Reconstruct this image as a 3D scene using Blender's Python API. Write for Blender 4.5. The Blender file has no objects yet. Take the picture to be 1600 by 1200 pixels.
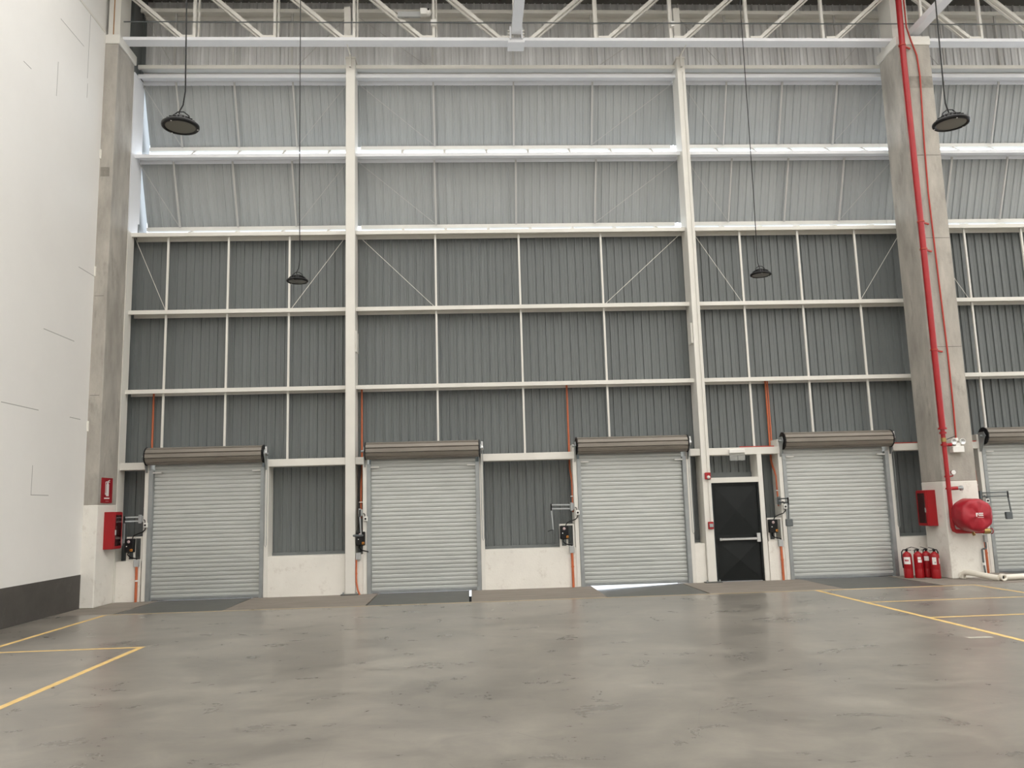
import bpy, math, random
from mathutils import Vector, Matrix
random.seed(7)
S = bpy.context.scene
col = S.collection

# ------------------------------------------------------------------ camera, sky, exposure
cam_data = bpy.data.cameras.new('camera')
cam = bpy.data.objects.new('camera', cam_data)
col.objects.link(cam)
S.camera = cam
F_PX = 1283.35
YAW, PITCH, ROLL = .054169, .146394, -.028596
EYE = 1.7
cam_data.sensor_fit = 'HORIZONTAL'
cam_data.sensor_width = 36.0
cam_data.lens = F_PX / 1600 * 36.0
cam_data.clip_start = .05
cam_data.clip_end = 500
fwd = Vector((math.sin(YAW) * math.cos(PITCH), math.cos(YAW) * math.cos(PITCH), math.sin(PITCH)))
rgt = Vector((math.cos(YAW), -math.sin(YAW), 0))
upv = rgt.cross(fwd)
r2 = math.cos(ROLL) * rgt + math.sin(ROLL) * upv
u2 = -math.sin(ROLL) * rgt + math.cos(ROLL) * upv
cam.matrix_world = Matrix(((r2.x, u2.x, -fwd.x, 0), (r2.y, u2.y, -fwd.y, 0), (r2.z, u2.z, -fwd.z, EYE), (0, 0, 0, 1)))

world = bpy.data.worlds.new('world')
S.world = world
world.use_nodes = True
bg = world.node_tree.nodes['Background']
bg.inputs[0].default_value = (.83, .91, 1.0, 1)
bg.inputs[1].default_value = 3.0

S.view_settings.view_transform = 'Standard'
S.view_settings.look = 'None'
S.view_settings.gamma = 1
S.view_settings.use_curve_mapping = False
S.view_settings.exposure = 0.67

# ------------------------------------------------------------------ materials
MATS = {}
def mat(name, color, rough=.6, metal=0., var=.0, scale=3., stretch=(1, 1, 1), bump=0., bscale=40., spec=.5,
        stain=None, stain_amt=0., stain_scale=1., rough_var=0.):
    """procedural material: base colour with noise variation, optional stains and fine bump"""
    m = bpy.data.materials.new(name); m.use_nodes = True
    nt = m.node_tree; N = nt.nodes; L = nt.links
    b = N['Principled BSDF']
    b.inputs['Roughness'].default_value = rough
    b.inputs['Metallic'].default_value = metal
    b.inputs['Specular IOR Level'].default_value = spec
    c = (*color, 1)
    b.inputs['Base Color'].default_value = c
    tc = N.new('ShaderNodeTexCoord'); mp = N.new('ShaderNodeMapping')
    mp.inputs['Scale'].default_value = stretch
    L.new(tc.outputs['Object'], mp.inputs['Vector'])
    last = None
    if var:
        nz = N.new('ShaderNodeTexNoise'); nz.inputs['Scale'].default_value = scale
        nz.inputs['Detail'].default_value = 6; nz.inputs['Roughness'].default_value = .62
        L.new(mp.outputs[0], nz.inputs['Vector'])
        rp = N.new('ShaderNodeValToRGB')
        rp.color_ramp.elements[0].position = .3; rp.color_ramp.elements[1].position = .7
        rp.color_ramp.elements[0].color = (*[max(0, x * (1 - var)) for x in color], 1)
        rp.color_ramp.elements[1].color = (*[min(1, x * (1 + var)) for x in color], 1)
        L.new(nz.outputs['Fac'], rp.inputs['Fac']); last = rp.outputs['Color']
        if rough_var:
            mr = N.new('ShaderNodeMapRange')
            mr.inputs['To Min'].default_value = rough - rough_var; mr.inputs['To Max'].default_value = rough + rough_var
            L.new(nz.outputs['Fac'], mr.inputs['Value']); L.new(mr.outputs[0], b.inputs['Roughness'])
    if stain:
        n2 = N.new('ShaderNodeTexNoise'); n2.inputs['Scale'].default_value = stain_scale
        n2.inputs['Detail'].default_value = 8; n2.inputs['Roughness'].default_value = .7
        L.new(mp.outputs[0], n2.inputs['Vector'])
        r3 = N.new('ShaderNodeValToRGB')
        r3.color_ramp.elements[0].position = .56; r3.color_ramp.elements[1].position = .74
        r3.color_ramp.elements[0].color = (0, 0, 0, 1); r3.color_ramp.elements[1].color = (stain_amt,) * 3 + (1,)
        L.new(n2.outputs['Fac'], r3.inputs['Fac'])
        mx = N.new('ShaderNodeMix'); mx.data_type = 'RGBA'
        L.new(r3.outputs['Color'], mx.inputs['Factor'])
        if last: L.new(last, mx.inputs[6])
        else: mx.inputs[6].default_value = c
        mx.inputs[7].default_value = (*stain, 1)
        last = mx.outputs[2]
    if last: L.new(last, b.inputs['Base Color'])
    if bump:
        n4 = N.new('ShaderNodeTexNoise'); n4.inputs['Scale'].default_value = bscale; n4.inputs['Detail'].default_value = 4
        L.new(tc.outputs['Object'], n4.inputs['Vector'])
        bp = N.new('ShaderNodeBump'); bp.inputs['Strength'].default_value = bump; bp.inputs['Distance'].default_value = .01
        L.new(n4.outputs['Fac'], bp.inputs['Height']); L.new(bp.outputs[0], b.inputs['Normal'])
    MATS[name] = m
    return m

mat('white_wall', (.80, .785, .76), .75, var=.035, scale=.35, bump=.1, bscale=8)
mat('white_plaster', (.79, .765, .71), .8, var=.05, scale=1.5, stain=(.42, .36, .30), stain_amt=.5, stain_scale=4.5, bump=.25, bscale=30)
mat('white_steel', (.74, .72, .67), .45, var=.03, scale=2.)
mat('white_steel_daylit', (.78, .79, .82), .4, var=.02, scale=2.)  # same white steel, bluish daylight cast put into its colour
mat('dark_band', (.075, .068, .062), .7, var=.15, scale=2.5, stain=(.14, .13, .12), stain_amt=.5, stain_scale=3)
mat('concrete_column', (.40, .375, .335), .85, var=.26, scale=1.6, stretch=(1.5, 1.5, .5), stain=(.22, .205, .18), stain_amt=.8, stain_scale=1.7, bump=.3, bscale=25)
mat('concrete_dark', (.25, .235, .205), .85, var=.3, scale=5., stain=(.40, .375, .335), stain_amt=.8, stain_scale=4)
mat('sheet_grey', (.145, .158, .158), .42, var=.06, scale=1.2, stretch=(3, 1, .15), spec=.5)
mat('sheet_grey_lit', (.37, .385, .385), .42, .0, var=.07, scale=1.2, stretch=(3, 1, .15))  # grey cladding lightened: daylight from the louvre gaps put into the colour
mat('sheet_galvanised', (.66, .66, .66), .36, .4, var=.22, scale=1.6, stretch=(5, 1, .25))
mat('shutter_slat', (.56, .575, .56), .36, .35, var=.08, scale=1.2, stretch=(.5, 1, 2.5))
mat('shutter_roll', (.24, .215, .185), .45, .2, var=.12, scale=2., stretch=(.6, 1, 2))
mat('galvanised_rail', (.36, .38, .385), .42, .6, var=.12, scale=4)
mat('rod_grey', (.50, .49, .47), .5)
mat('rubber_black', (.012, .012, .012), .6)
mat('black_plastic', (.008, .008, .009), .45, spec=.3)
mat('black_door', (.010, .012, .0125), .45, spec=.25, var=.15, scale=3)
mat('red_paint', (.36, .012, .016), .35, var=.06, scale=3)
mat('red_cabinet', (.34, .004, .009), .38, var=.05, scale=2)
mat('red_sign', (.30, .004, .012), .5)
mat('red_cover', (.37, .009, .022), .42, var=.14, scale=4, bump=.5, bscale=9)
mat('red_conduit', (.42, .035, .02), .45)
mat('orange_conduit', (.52, .13, .05), .45, var=.08, scale=5)
mat('grey_box', (.42, .43, .43), .5)
mat('grey_arm', (.42, .44, .45), .35, .4)
mat('arm_dark', (.13, .145, .15), .4, .3)
mat('white_plastic', (.82, .81, .78), .4)
mat('acrylic', (.55, .57, .57), .12)
mat('brass', (.42, .30, .12), .35, .9)
mat('chrome', (.62, .63, .63), .25, .85)
mat('lamp_glass', (.15, .145, .125), .3)
mat('dark_glass', (.03, .004, .006), .12)
mat('orange_knob', (.75, .30, .04), .4)
mat('sticker_pink', (.55, .42, .43), .5)
mat('label_white', (.80, .78, .76), .5)
mat('label_red', (.45, .02, .05), .5)
mat('label_grey', (.35, .37, .37), .5)
mat('pvc', (.78, .74, .65), .38, var=.04, scale=3)
mat('plate_steel', (.105, .105, .098), .5, .2, var=.10, scale=3, stretch=(1, 1, 1))
mat('pit_dark', (.05, .05, .05), .9)
mat('ground_out', (.40, .39, .37), .9, var=.05, scale=.5)
mat('roof_sheet', (.16, .155, .14), .6, var=.1, scale=1)
mat('apron', (.235, .205, .175), .8, var=.16, scale=3, stretch=(.5, 2, 1), stain=(.14, .12, .10), stain_amt=.5, stain_scale=2.2, bump=.2, bscale=40)
mat('joint_dark', (.36, .35, .33), .9)
mat('crack_dark', (.12, .11, .10), .9)
mat('rust', (.33, .16, .05), .8, var=.2, scale=6)

def yellow_paint():
    m = mat('yellow_line', (.68, .47, .18), .6, var=.14, scale=9, stretch=(1, 1, 1), stain=(.33, .27, .19), stain_amt=.75, stain_scale=3.0)
    return m
yellow_paint()
mat('yellow_worn', (.42, .31, .15), .6, var=.14, scale=9, stain=(.24, .21, .18), stain_amt=.95, stain_scale=1.2)
mat('pale_paint', (.42, .39, .33), .6, var=.12, scale=8)

def floor_material():
    m = bpy.data.materials.new('floor_concrete'); m.use_nodes = True
    nt = m.node_tree; N = nt.nodes; L = nt.links; b = N['Principled BSDF']
    tc = N.new('ShaderNodeTexCoord')
    def noise(scale, stretch, detail=7, rough=.65, dist=0.):
        mp = N.new('ShaderNodeMapping'); mp.inputs['Scale'].default_value = stretch
        L.new(tc.outputs['Object'], mp.inputs['Vector'])
        n = N.new('ShaderNodeTexNoise'); n.inputs['Scale'].default_value = scale; n.inputs['Detail'].default_value = detail
        n.inputs['Roughness'].default_value = rough; n.inputs['Distortion'].default_value = dist
        L.new(mp.outputs[0], n.inputs['Vector']); return n
    def ramp(n, p0, p1, c0, c1):
        r = N.new('ShaderNodeValToRGB'); r.color_ramp.elements[0].position = p0; r.color_ramp.elements[1].position = p1
        r.color_ramp.elements[0].color = (*c0, 1); r.color_ramp.elements[1].color = (*c1, 1)
        L.new(n.outputs[0], r.inputs['Fac']); return r
    n1 = noise(.55, (1, 1.3, 1), 8, .6, .6)
    base = ramp(n1, .32, .68, (.176, .162, .141), (.270, .249, .216))
    n2 = noise(1.9, (.8, 1.1, 1), 8, .68, .6)
    fine = ramp(n2, .34, .66, (.80, .80, .81), (1.15, 1.15, 1.14))
    mul = N.new('ShaderNodeMix'); mul.data_type = 'RGBA'; mul.blend_type = 'MULTIPLY'; mul.inputs['Factor'].default_value = 1
    L.new(base.outputs[0], mul.inputs[6]); L.new(fine.outputs[0], mul.inputs[7])
    # thin curved tyre scratches: narrow band of a distorted wave
    n3 = noise(.5, (1, 1, 1), 1, .4, .6)
    sub = N.new('ShaderNodeMath'); sub.operation = 'SUBTRACT'; sub.inputs[1].default_value = .5; L.new(n3.outputs[0], sub.inputs[0])
    ab = N.new('ShaderNodeMath'); ab.operation = 'ABSOLUTE'; L.new(sub.outputs[0], ab.inputs[0])
    lt = N.new('ShaderNodeMath'); lt.operation = 'LESS_THAN'; lt.inputs[1].default_value = .0011; L.new(ab.outputs[0], lt.inputs[0])
    n5 = noise(1.3, (1, 1, 1), 2); gt = N.new('ShaderNodeMath'); gt.operation = 'GREATER_THAN'; gt.inputs[1].default_value = .50; L.new(n5.outputs[0], gt.inputs[0])
    an = N.new('ShaderNodeMath'); an.operation = 'MULTIPLY'; L.new(lt.outputs[0], an.inputs[0]); L.new(gt.outputs[0], an.inputs[1])
    am = N.new('ShaderNodeMath'); am.operation = 'MULTIPLY'; am.inputs[1].default_value = .26; L.new(an.outputs[0], am.inputs[0])
    mx = N.new('ShaderNodeMix'); mx.data_type = 'RGBA'; mx.inputs[7].default_value = (.09, .085, .08, 1)
    L.new(am.outputs[0], mx.inputs['Factor']); L.new(mul.outputs[2], mx.inputs[6])
    L.new(mx.outputs[2], b.inputs['Base Color'])
    mr = N.new('ShaderNodeMapRange'); mr.inputs['To Min'].default_value = .24; mr.inputs['To Max'].default_value = .33
    L.new(n2.outputs[0], mr.inputs['Value']); L.new(mr.outputs[0], b.inputs['Roughness'])
    n6 = noise(7, (1, 1, 1), 3)
    bp = N.new('ShaderNodeBump'); bp.inputs['Strength'].default_value = .05; bp.inputs['Distance'].default_value = .01
    L.new(n6.outputs[0], bp.inputs['Height']); L.new(bp.outputs[0], b.inputs['Normal'])
    MATS['floor_concrete'] = m
floor_material()

def glazing(name, color, alpha):
    m = bpy.data.materials.new(name); m.use_nodes = True
    N = m.node_tree.nodes; L = m.node_tree.links
    out = N['Material Output']; N.remove(N['Principled BSDF'])
    tr_ = N.new('ShaderNodeBsdfTransparent'); tr_.inputs[0].default_value = (*color, 1)
    gl = N.new('ShaderNodeBsdfPrincipled'); gl.inputs['Base Color'].default_value = (.6, .6, .58, 1); gl.inputs['Roughness'].default_value = .2
    mx = N.new('ShaderNodeMixShader'); mx.inputs[0].default_value = alpha
    L.new(tr_.outputs[0], mx.inputs[1]); L.new(gl.outputs[0], mx.inputs[2]); L.new(mx.outputs[0], out.inputs['Surface'])
    MATS[name] = m
glazing('skylight_tint_pane', (1.0, .94, .87), .0)  # tint added to warm the sky light coming in
glazing('clear_acrylic', (.95, .97, .97), .3)

# ------------------------------------------------------------------ mesh helpers
class MB:
    def __init__(s): s.v = []; s.f = []; s.sm = []
    def add(s, verts, faces, smooth=False):
        o = len(s.v); s.v += [tuple(p) for p in verts]
        for f in faces: s.f.append(tuple(i + o for i in f)); s.sm.append(smooth)
        return s
    def box(s, x0, x1, y0, y1, z0, z1):
        return s.add([(x0, y0, z0), (x1, y0, z0), (x1, y1, z0), (x0, y1, z0), (x0, y0, z1), (x1, y0, z1), (x1, y1, z1), (x0, y1, z1)],
                     [(0, 3, 2, 1), (4, 5, 6, 7), (0, 1, 5, 4), (1, 2, 6, 5), (2, 3, 7, 6), (3, 0, 4, 7)])
    def bbox(s, x0, x1, y0, y1, z0, z1, b=.01):
        """box with chamfered edges"""
        vs = []; idx = {}
        X = (x0, x1); Y = (y0, y1); Z = (z0, z1); g = (1, -1)
        for i in (0, 1):
            for j in (0, 1):
                for k in (0, 1):
                    for a in range(3):
                        d = [b * g[i], b * g[j], b * g[k]]; d[a] = 0
                        idx[i, j, k, a] = len(vs); vs.append((X[i] + d[0], Y[j] + d[1], Z[k] + d[2]))
        fs = []
        for i in (0, 1):
            q = [idx[i, 0, 0, 0], idx[i, 1, 0, 0], idx[i, 1, 1, 0], idx[i, 0, 1, 0]]; fs.append(q if i else q[::-1])
            q = [idx[0, i, 0, 1], idx[1, i, 0, 1], idx[1, i, 1, 1], idx[0, i, 1, 1]]; fs.append(q[::-1] if i else q)
            q = [idx[0, 0, i, 2], idx[1, 0, i, 2], idx[1, 1, i, 2], idx[0, 1, i, 2]]; fs.append(q if i else q[::-1])
        for i in (0, 1):
            for j in (0, 1):
                fs.append([idx[i, j, 0, 0], idx[i, j, 1, 0], idx[i, j, 1, 1], idx[i, j, 0, 1]])
                fs.append([idx[i, 0, j, 0], idx[i, 1, j, 0], idx[i, 1, j, 2], idx[i, 0, j, 2]])
                fs.append([idx[0, i, j, 1], idx[1, i, j, 1], idx[1, i, j, 2], idx[0, i, j, 2]])
                for k in (0, 1): fs.append([idx[i, j, k, 0], idx[i, j, k, 1], idx[i, j, k, 2]])
        return s.add(vs, fs)
    def bar(s, p, q, w, h, up=(0, 0, 1)):
        p = Vector(p); q = Vector(q); d = (q - p).normalized(); u = Vector(up)
        if abs(d.dot(u)) > .98: u = Vector((0, 1, 0))
        a = d.cross(u).normalized() * w / 2; b = a.cross(d).normalized() * h / 2
        vs = [p - a - b, p + a - b, p + a + b, p - a + b, q - a - b, q + a - b, q + a + b, q - a + b]
        return s.add(vs, [(0, 1, 2, 3), (7, 6, 5, 4), (0, 4, 5, 1), (1, 5, 6, 2), (2, 6, 7, 3), (3, 7, 4, 0)])
    def cyl(s, p, q, r, n=12, r1=None, cap=True):
        p = Vector(p); q = Vector(q); d = (q - p).normalized()
        u = Vector((0, 0, 1)) if abs(d.z) < .9 else Vector((0, 1, 0))
        a = d.cross(u).normalized(); b = d.cross(a)
        r1 = r if r1 is None else r1
        vs = [p + (a * math.cos(t) + b * math.sin(t)) * r for t in [2 * math.pi * i / n for i in range(n)]]
        vs += [q + (a * math.cos(t) + b * math.sin(t)) * r1 for t in [2 * math.pi * i / n for i in range(n)]]
        s.add(vs, [(i, (i + 1) % n, n + (i + 1) % n, n + i) for i in range(n)], True)
        if cap:
            s.add(vs[:n], [tuple(range(n))[::-1]]); s.add(vs[n:], [tuple(range(n))])
        return s
    def tube(s, pts, r, n=8):
        pts = [Vector(p) for p in pts]; k = len(pts); rings = []
        pa = None
        for i, p in enumerate(pts):
            d = (pts[min(i + 1, k - 1)] - pts[max(i - 1, 0)]).normalized()
            if pa is None:
                u = Vector((0, 0, 1)) if abs(d.z) < .9 else Vector((0, 1, 0)); a = d.cross(u).normalized()
            else: a = (pa - d * pa.dot(d)).normalized()
            pa = a; b = d.cross(a)
            rings += [p + (a * math.cos(2 * math.pi * j / n) + b * math.sin(2 * math.pi * j / n)) * r for j in range(n)]
        fs = [(i * n + j, i * n + (j + 1) % n, (i + 1) * n + (j + 1) % n, (i + 1) * n + j) for i in range(k - 1) for j in range(n)]
        s.add(rings, fs, True)
        s.add(rings[:n], [tuple(range(n))[::-1]]); s.add(rings[-n:], [tuple(range(n))])
        return s
    def lathe(s, prof, c=(0, 0, 0), n=20, axis='z', smooth=True):
        vs = []; m = len(prof)
        for r, h in prof:
            for j in range(n):
                t = 2 * math.pi * j / n; x, y = r * math.cos(t), r * math.sin(t)
                p = {'z': (x, y, h), 'y': (x, h, y), 'x': (h, x, y)}[axis]
                vs.append((c[0] + p[0], c[1] + p[1], c[2] + p[2]))
        s.add(vs, [(i * n + j, i * n + (j + 1) % n, (i + 1) * n + (j + 1) % n, (i + 1) * n + j) for i in range(m - 1) for j in range(n)], smooth)
        return s
    def prism_x(s, poly, x0, x1):
        """polygon in (y, z) extruded along x"""
        n = len(poly)
        vs = [(x0, y, z) for y, z in poly] + [(x1, y, z) for y, z in poly]
        return s.add(vs, [tuple(range(n))[::-1], tuple(range(n, 2 * n))] + [(i, (i + 1) % n, n + (i + 1) % n, n + i) for i in range(n)])
    def prism_y(s, poly, y0, y1):
        n = len(poly)
        vs = [(x, y0, z) for x, z in poly] + [(x, y1, z) for x, z in poly]
        return s.add(vs, [tuple(range(n)), tuple(range(n, 2 * n))[::-1]] + [(i, (i + 1) % n, n + (i + 1) % n, n + i)[::-1] for i in range(n)])
    def mesh(s, name, m, off=(0, 0, 0)):
        me = bpy.data.meshes.new(name)
        me.from_pydata([(a - off[0], b - off[1], c - off[2]) for a, b, c in s.v], [], s.f)
        me.polygons.foreach_set('use_smooth', s.sm)
        me.materials.append(MATS[m]); me.update()
        return me
    def build(s, name, m, parent=None, loc=None):
        """links the mesh as ONE object; vertex coordinates are world coordinates"""
        base = Vector((0, 0, 0))
        if parent: base = world_loc(parent)
        elif loc: base = Vector(loc)
        o = bpy.data.objects.new(name, s.mesh(name, m, base)); col.objects.link(o)
        if parent: o.parent = parent
        else: o.location = base
        return o

def world_loc(o):
    p = Vector((0, 0, 0))
    while o: p += o.location; o = o.parent
    return p
def empty(name, loc, label=None, cat=None, group=None, kind=None):
    o = bpy.data.objects.new(name, None); col.objects.link(o); o.location = loc; o.empty_display_size = .1
    return tag(o, label, cat, group, kind)
def tag(o, label=None, cat=None, group=None, kind=None):
    if label: o['label'] = label
    if cat: o['category'] = cat
    if group: o['group'] = group
    if kind: o['kind'] = kind
    return o
def inst(name, me, parent, loc):
    """another object on shared mesh data; loc in the parent's frame"""
    o = bpy.data.objects.new(name, me); col.objects.link(o); o.parent = parent; o.location = loc
    return o

# ------------------------------------------------------------------ layout constants (metres)
DOORS = [-5.375, -0.965, 3.405, 7.80, 12.2]        # shutter centres
HW = 1.087                                         # half width of a shutter curtain
WALL_Y = 17.22                                     # face of the low kick wall
PANEL_Y = 17.66                                    # plane of the metal cladding
XL, XR = -7.13, 15.2
COL1 = (-2.56, -2.36); COL2 = (4.88, 5.06)
NAMES = ['roller door beside the fire extinguisher sign', 'roller door with bright slit beside floor plate',
         'roller door with daylight under its edge', 'roller door between exit door and extinguishers',
         'roller door behind the white floor pipes']

# ------------------------------------------------------------------ floor, apron, painted lines
floor = empty('floor', (0, 0, 0), 'grey polished concrete warehouse floor with yellow lines', 'floor', kind='structure')
MB().box(-7.6, 30, -16, 15.22, -.3, 0).build('floor_slab', 'floor_concrete', floor)
edges = [-7.6]
for c in DOORS: edges += [c - .95, c + .95]
edges.append(30)
for i in range(0, len(edges), 2):
    MB().box(edges[i], edges[i + 1], 15.222, 17.66, -.3, 0).build('apron_slab', 'apron', floor)
def line(x0, x1, y0, y1, m='yellow_line'):
    MB().box(x0, x1, y0, y1, 0, .002).build('floor_line', m, floor)
line(-6.42, 6.25, 15.10, 15.15, 'yellow_worn'); line(6.25, 9.30, 15.10, 15.15)
line(-6.45, -6.37, -6, 15.10); line(-4.37, -4.29, -6, 11.31); line(-6.37, -4.29, 11.31, 11.38)
line(6.25, 6.33, -6, 15.10); line(6.33, 9.24, 13.20, 13.255, 'yellow_line'); line(6.33, 9.24, 11.37, 11.44)
line(9.24, 9.31, -6, 15.10); line(9.31, 12.2, 13.20, 13.255); line(9.31, 12.2, 11.37, 11.44)
line(5.82, 6.12, 9.70, 9.80, 'pale_paint')

ground = tag(MB().box(-60, 80, 17.9, 90, -1.5, -1.2).build('ground', 'ground_out'), 'pale concrete yard outside under the roller doors', 'ground', kind='structure')

# dock leveller plates in their pits
for k, c in enumerate(DOORS):
    t = empty('dock_leveler', (c, 16.2, 0), 'dark steel floor plate at the ' + NAMES[k].replace('roller door', 'door'), 'dock leveler', 'dock leveler plates')
    x0, x1 = c - .925, c + .925
    if k == 1: x1 = c + .905
    drop = .075 if k == 2 else 0
    y0, y1 = 15.235, 17.30
    m = MB()
    m.add([(x0, y0, -.03), (x1, y0, -.03), (x1, y1, -.03), (x0, y1, -.03 - drop), (x0, y0, -.004), (x1, y0, -.004), (x1, y1, -.004), (x0, y1, -.004 - drop)],
          [(0, 3, 2), (0, 2, 1), (4, 5, 6), (4, 6, 7), (0, 1, 5, 4), (1, 2, 6, 5), (2, 3, 7, 6), (3, 0, 4, 7)])
    m.build('deck_plate', 'plate_steel', t)
    b = MB()
    for xx in (c - .6, c, c + .6): b.box(xx - .03, xx + .03, 15.4, 17.1, -.11 - drop, -.04 - drop)
    b.build('stiffener', 'plate_steel', t)
    p = MB().box(c - .95, c + .95, 15.222, 17.66, -.62, -.6).box(c - .95, c + .95, 15.1, 15.222, -.6, -.3)
    p.box(c - .95, c + .95, 17.3, 17.4, -.6, -.13)
    p.build('pit', 'pit_dark', t)

# ------------------------------------------------------------------ left wall
wl = empty('wall_left', (-7.4, 0, 0), 'tall white painted block wall with faint joints', 'wall', kind='structure')
MB().box(-7.8, -7.4, -16, 16.3, .63, 11.69).build('wall_face', 'white_wall', wl)
MB().box(-7.9, -7.46, -16, 17.7, 11.69, 13.6).build('upper_wall', 'white_wall', wl)
MB().box(-7.47, -7.385, -16, 16.25, 11.67, 11.72).build('coping', 'white_steel', wl)
def joint(y0, y1, z0, z1):
    MB().box(-7.4, -7.3985, y0, y1, z0, z1).build('joint', 'joint_dark', wl)
for y0, y1, z in ((14.48, 15.6, 4.99), (13.32, 14.46, 3.55), (15.58, 16.0, 3.55), (15.63, 16.28, 6.45), (14.47, 15.4, 10.86), (13.35, 13.6, 9.37), (14.36, 14.95, 2.1)):
    joint(y0, y1, z - .006, z + .006)
for y, z0, z1 in ((15.6, 10.3, 11.66), (15.62, 9.9, 10.2), (14.47, 9.33, 10.0), (14.37, 2.1, 2.6)):
    joint(y - .006, y + .006, z0, z1)
tag(MB().box(-7.8, -7.392, -16, 16.3, 0, .63).build('baseboard_left', 'dark_band', loc=(-7.4, 0, 0)), 'dark grey painted band along foot of white wall', 'baseboard', kind='structure')

# ------------------------------------------------------------------ back wall
wb = empty('wall_back', (0, PANEL_Y, 0), 'grey corrugated metal wall on white steel framing', 'wall', kind='structure')
PITCH_X = .178
_sheets = {}
def sheet_mesh(n, y0, z0, y1, z1, m, depth=.034):
    key = (n, round(y1 - y0, 3), round(z1 - z0, 3), m)
    if key in _sheets: return _sheets[key]
    prof = []
    for i in range(n):
        a = i * PITCH_X
        prof += [(a, 0), (a + .066, 0), (a + .071, -.005), (a + .081, -.005), (a + .086, 0), (a + .136, 0), (a + .147, -depth), (a + .165, -depth), (a + .174, 0)]
    prof.append((n * PITCH_X, 0))
    k = len(prof); v = []
    for yy, zz in ((0, 0), (y1 - y0, z1 - z0)):
        v += [(x, yy + d, zz) for x, d in prof]
        v += [(x, yy + d + .003, zz) for x, d in prof]
    f = []
    for i in range(k - 1):
        f.append((i, i + 1, 2 * k + i + 1, 2 * k + i)); f.append((k + i + 1, k + i, 3 * k + i, 3 * k + i + 1))
        f.append((i + 1, i, k + i, k + i + 1)); f.append((2 * k + i, 2 * k + i + 1, 3 * k + i + 1, 3 * k + i))
    f += [(0, 2 * k, 3 * k, k), (k - 1, 2 * k - 1, 4 * k - 1, 3 * k - 1)]
    _sheets[key] = MB().add(v, f).mesh('metal_sheet', m)
    return _sheets[key]
def cladding(zfun, y_bot, y_top, z_top, m, name='metal_sheet'):
    i = 0; npit = int((XR - XL) / PITCH_X)
    while i < npit:
        z0 = zfun(XL + (i + .5) * PITCH_X); n = 1
        while n < 6 and i + n < npit and zfun(XL + (i + n + .5) * PITCH_X) == z0: n += 1
        inst(name, sheet_mesh(n, y_bot, z0, y_top, z_top, m), wb, (XL + i * PITCH_X, y_bot - PANEL_Y, z0))
        i += n
def zlow(x):
    for c in DOORS:
        if abs(x - c) < HW + .02: return 2.62
    if 5.06 < x < 6.12: return 2.2
    return .80
cladding(zlow, PANEL_Y, PANEL_Y, 7.70, 'sheet_grey')
L1 = (18.17, 8.10, 17.66, 9.44)                    # louvre tiers: bottom y, z, top y, z
L2 = (18.15, 9.99, 17.66, 11.27)
for L in (L1, L2): cladding(lambda x, z=L[1]: z, L[0], L[2], L[3], 'sheet_grey_lit', 'louver_sheet')
cladding(lambda x: 11.40, PANEL_Y, PANEL_Y, 13.30, 'sheet_galvanised', 'upper_sheet')

# low kick wall pieces (between posts, doors and columns)
def kick(x0, x1):
    MB().bbox(x0, x1, WALL_Y, 17.70, -.02, .80, .006).build('kick_wall', 'white_plaster', wb)
    MB().box(x0, x1, 17.60, 17.655, .80, .86).build('base_flashing', 'sheet_grey', wb)
for x0, x1 in ((XL, -6.645), (-4.13, -2.565), (-2.355, -2.165), (.235, 2.205), (4.60, 4.875), (6.21, 6.595), (9.0, 10.98), (13.4, XR)):
    kick(x0, x1)

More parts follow.
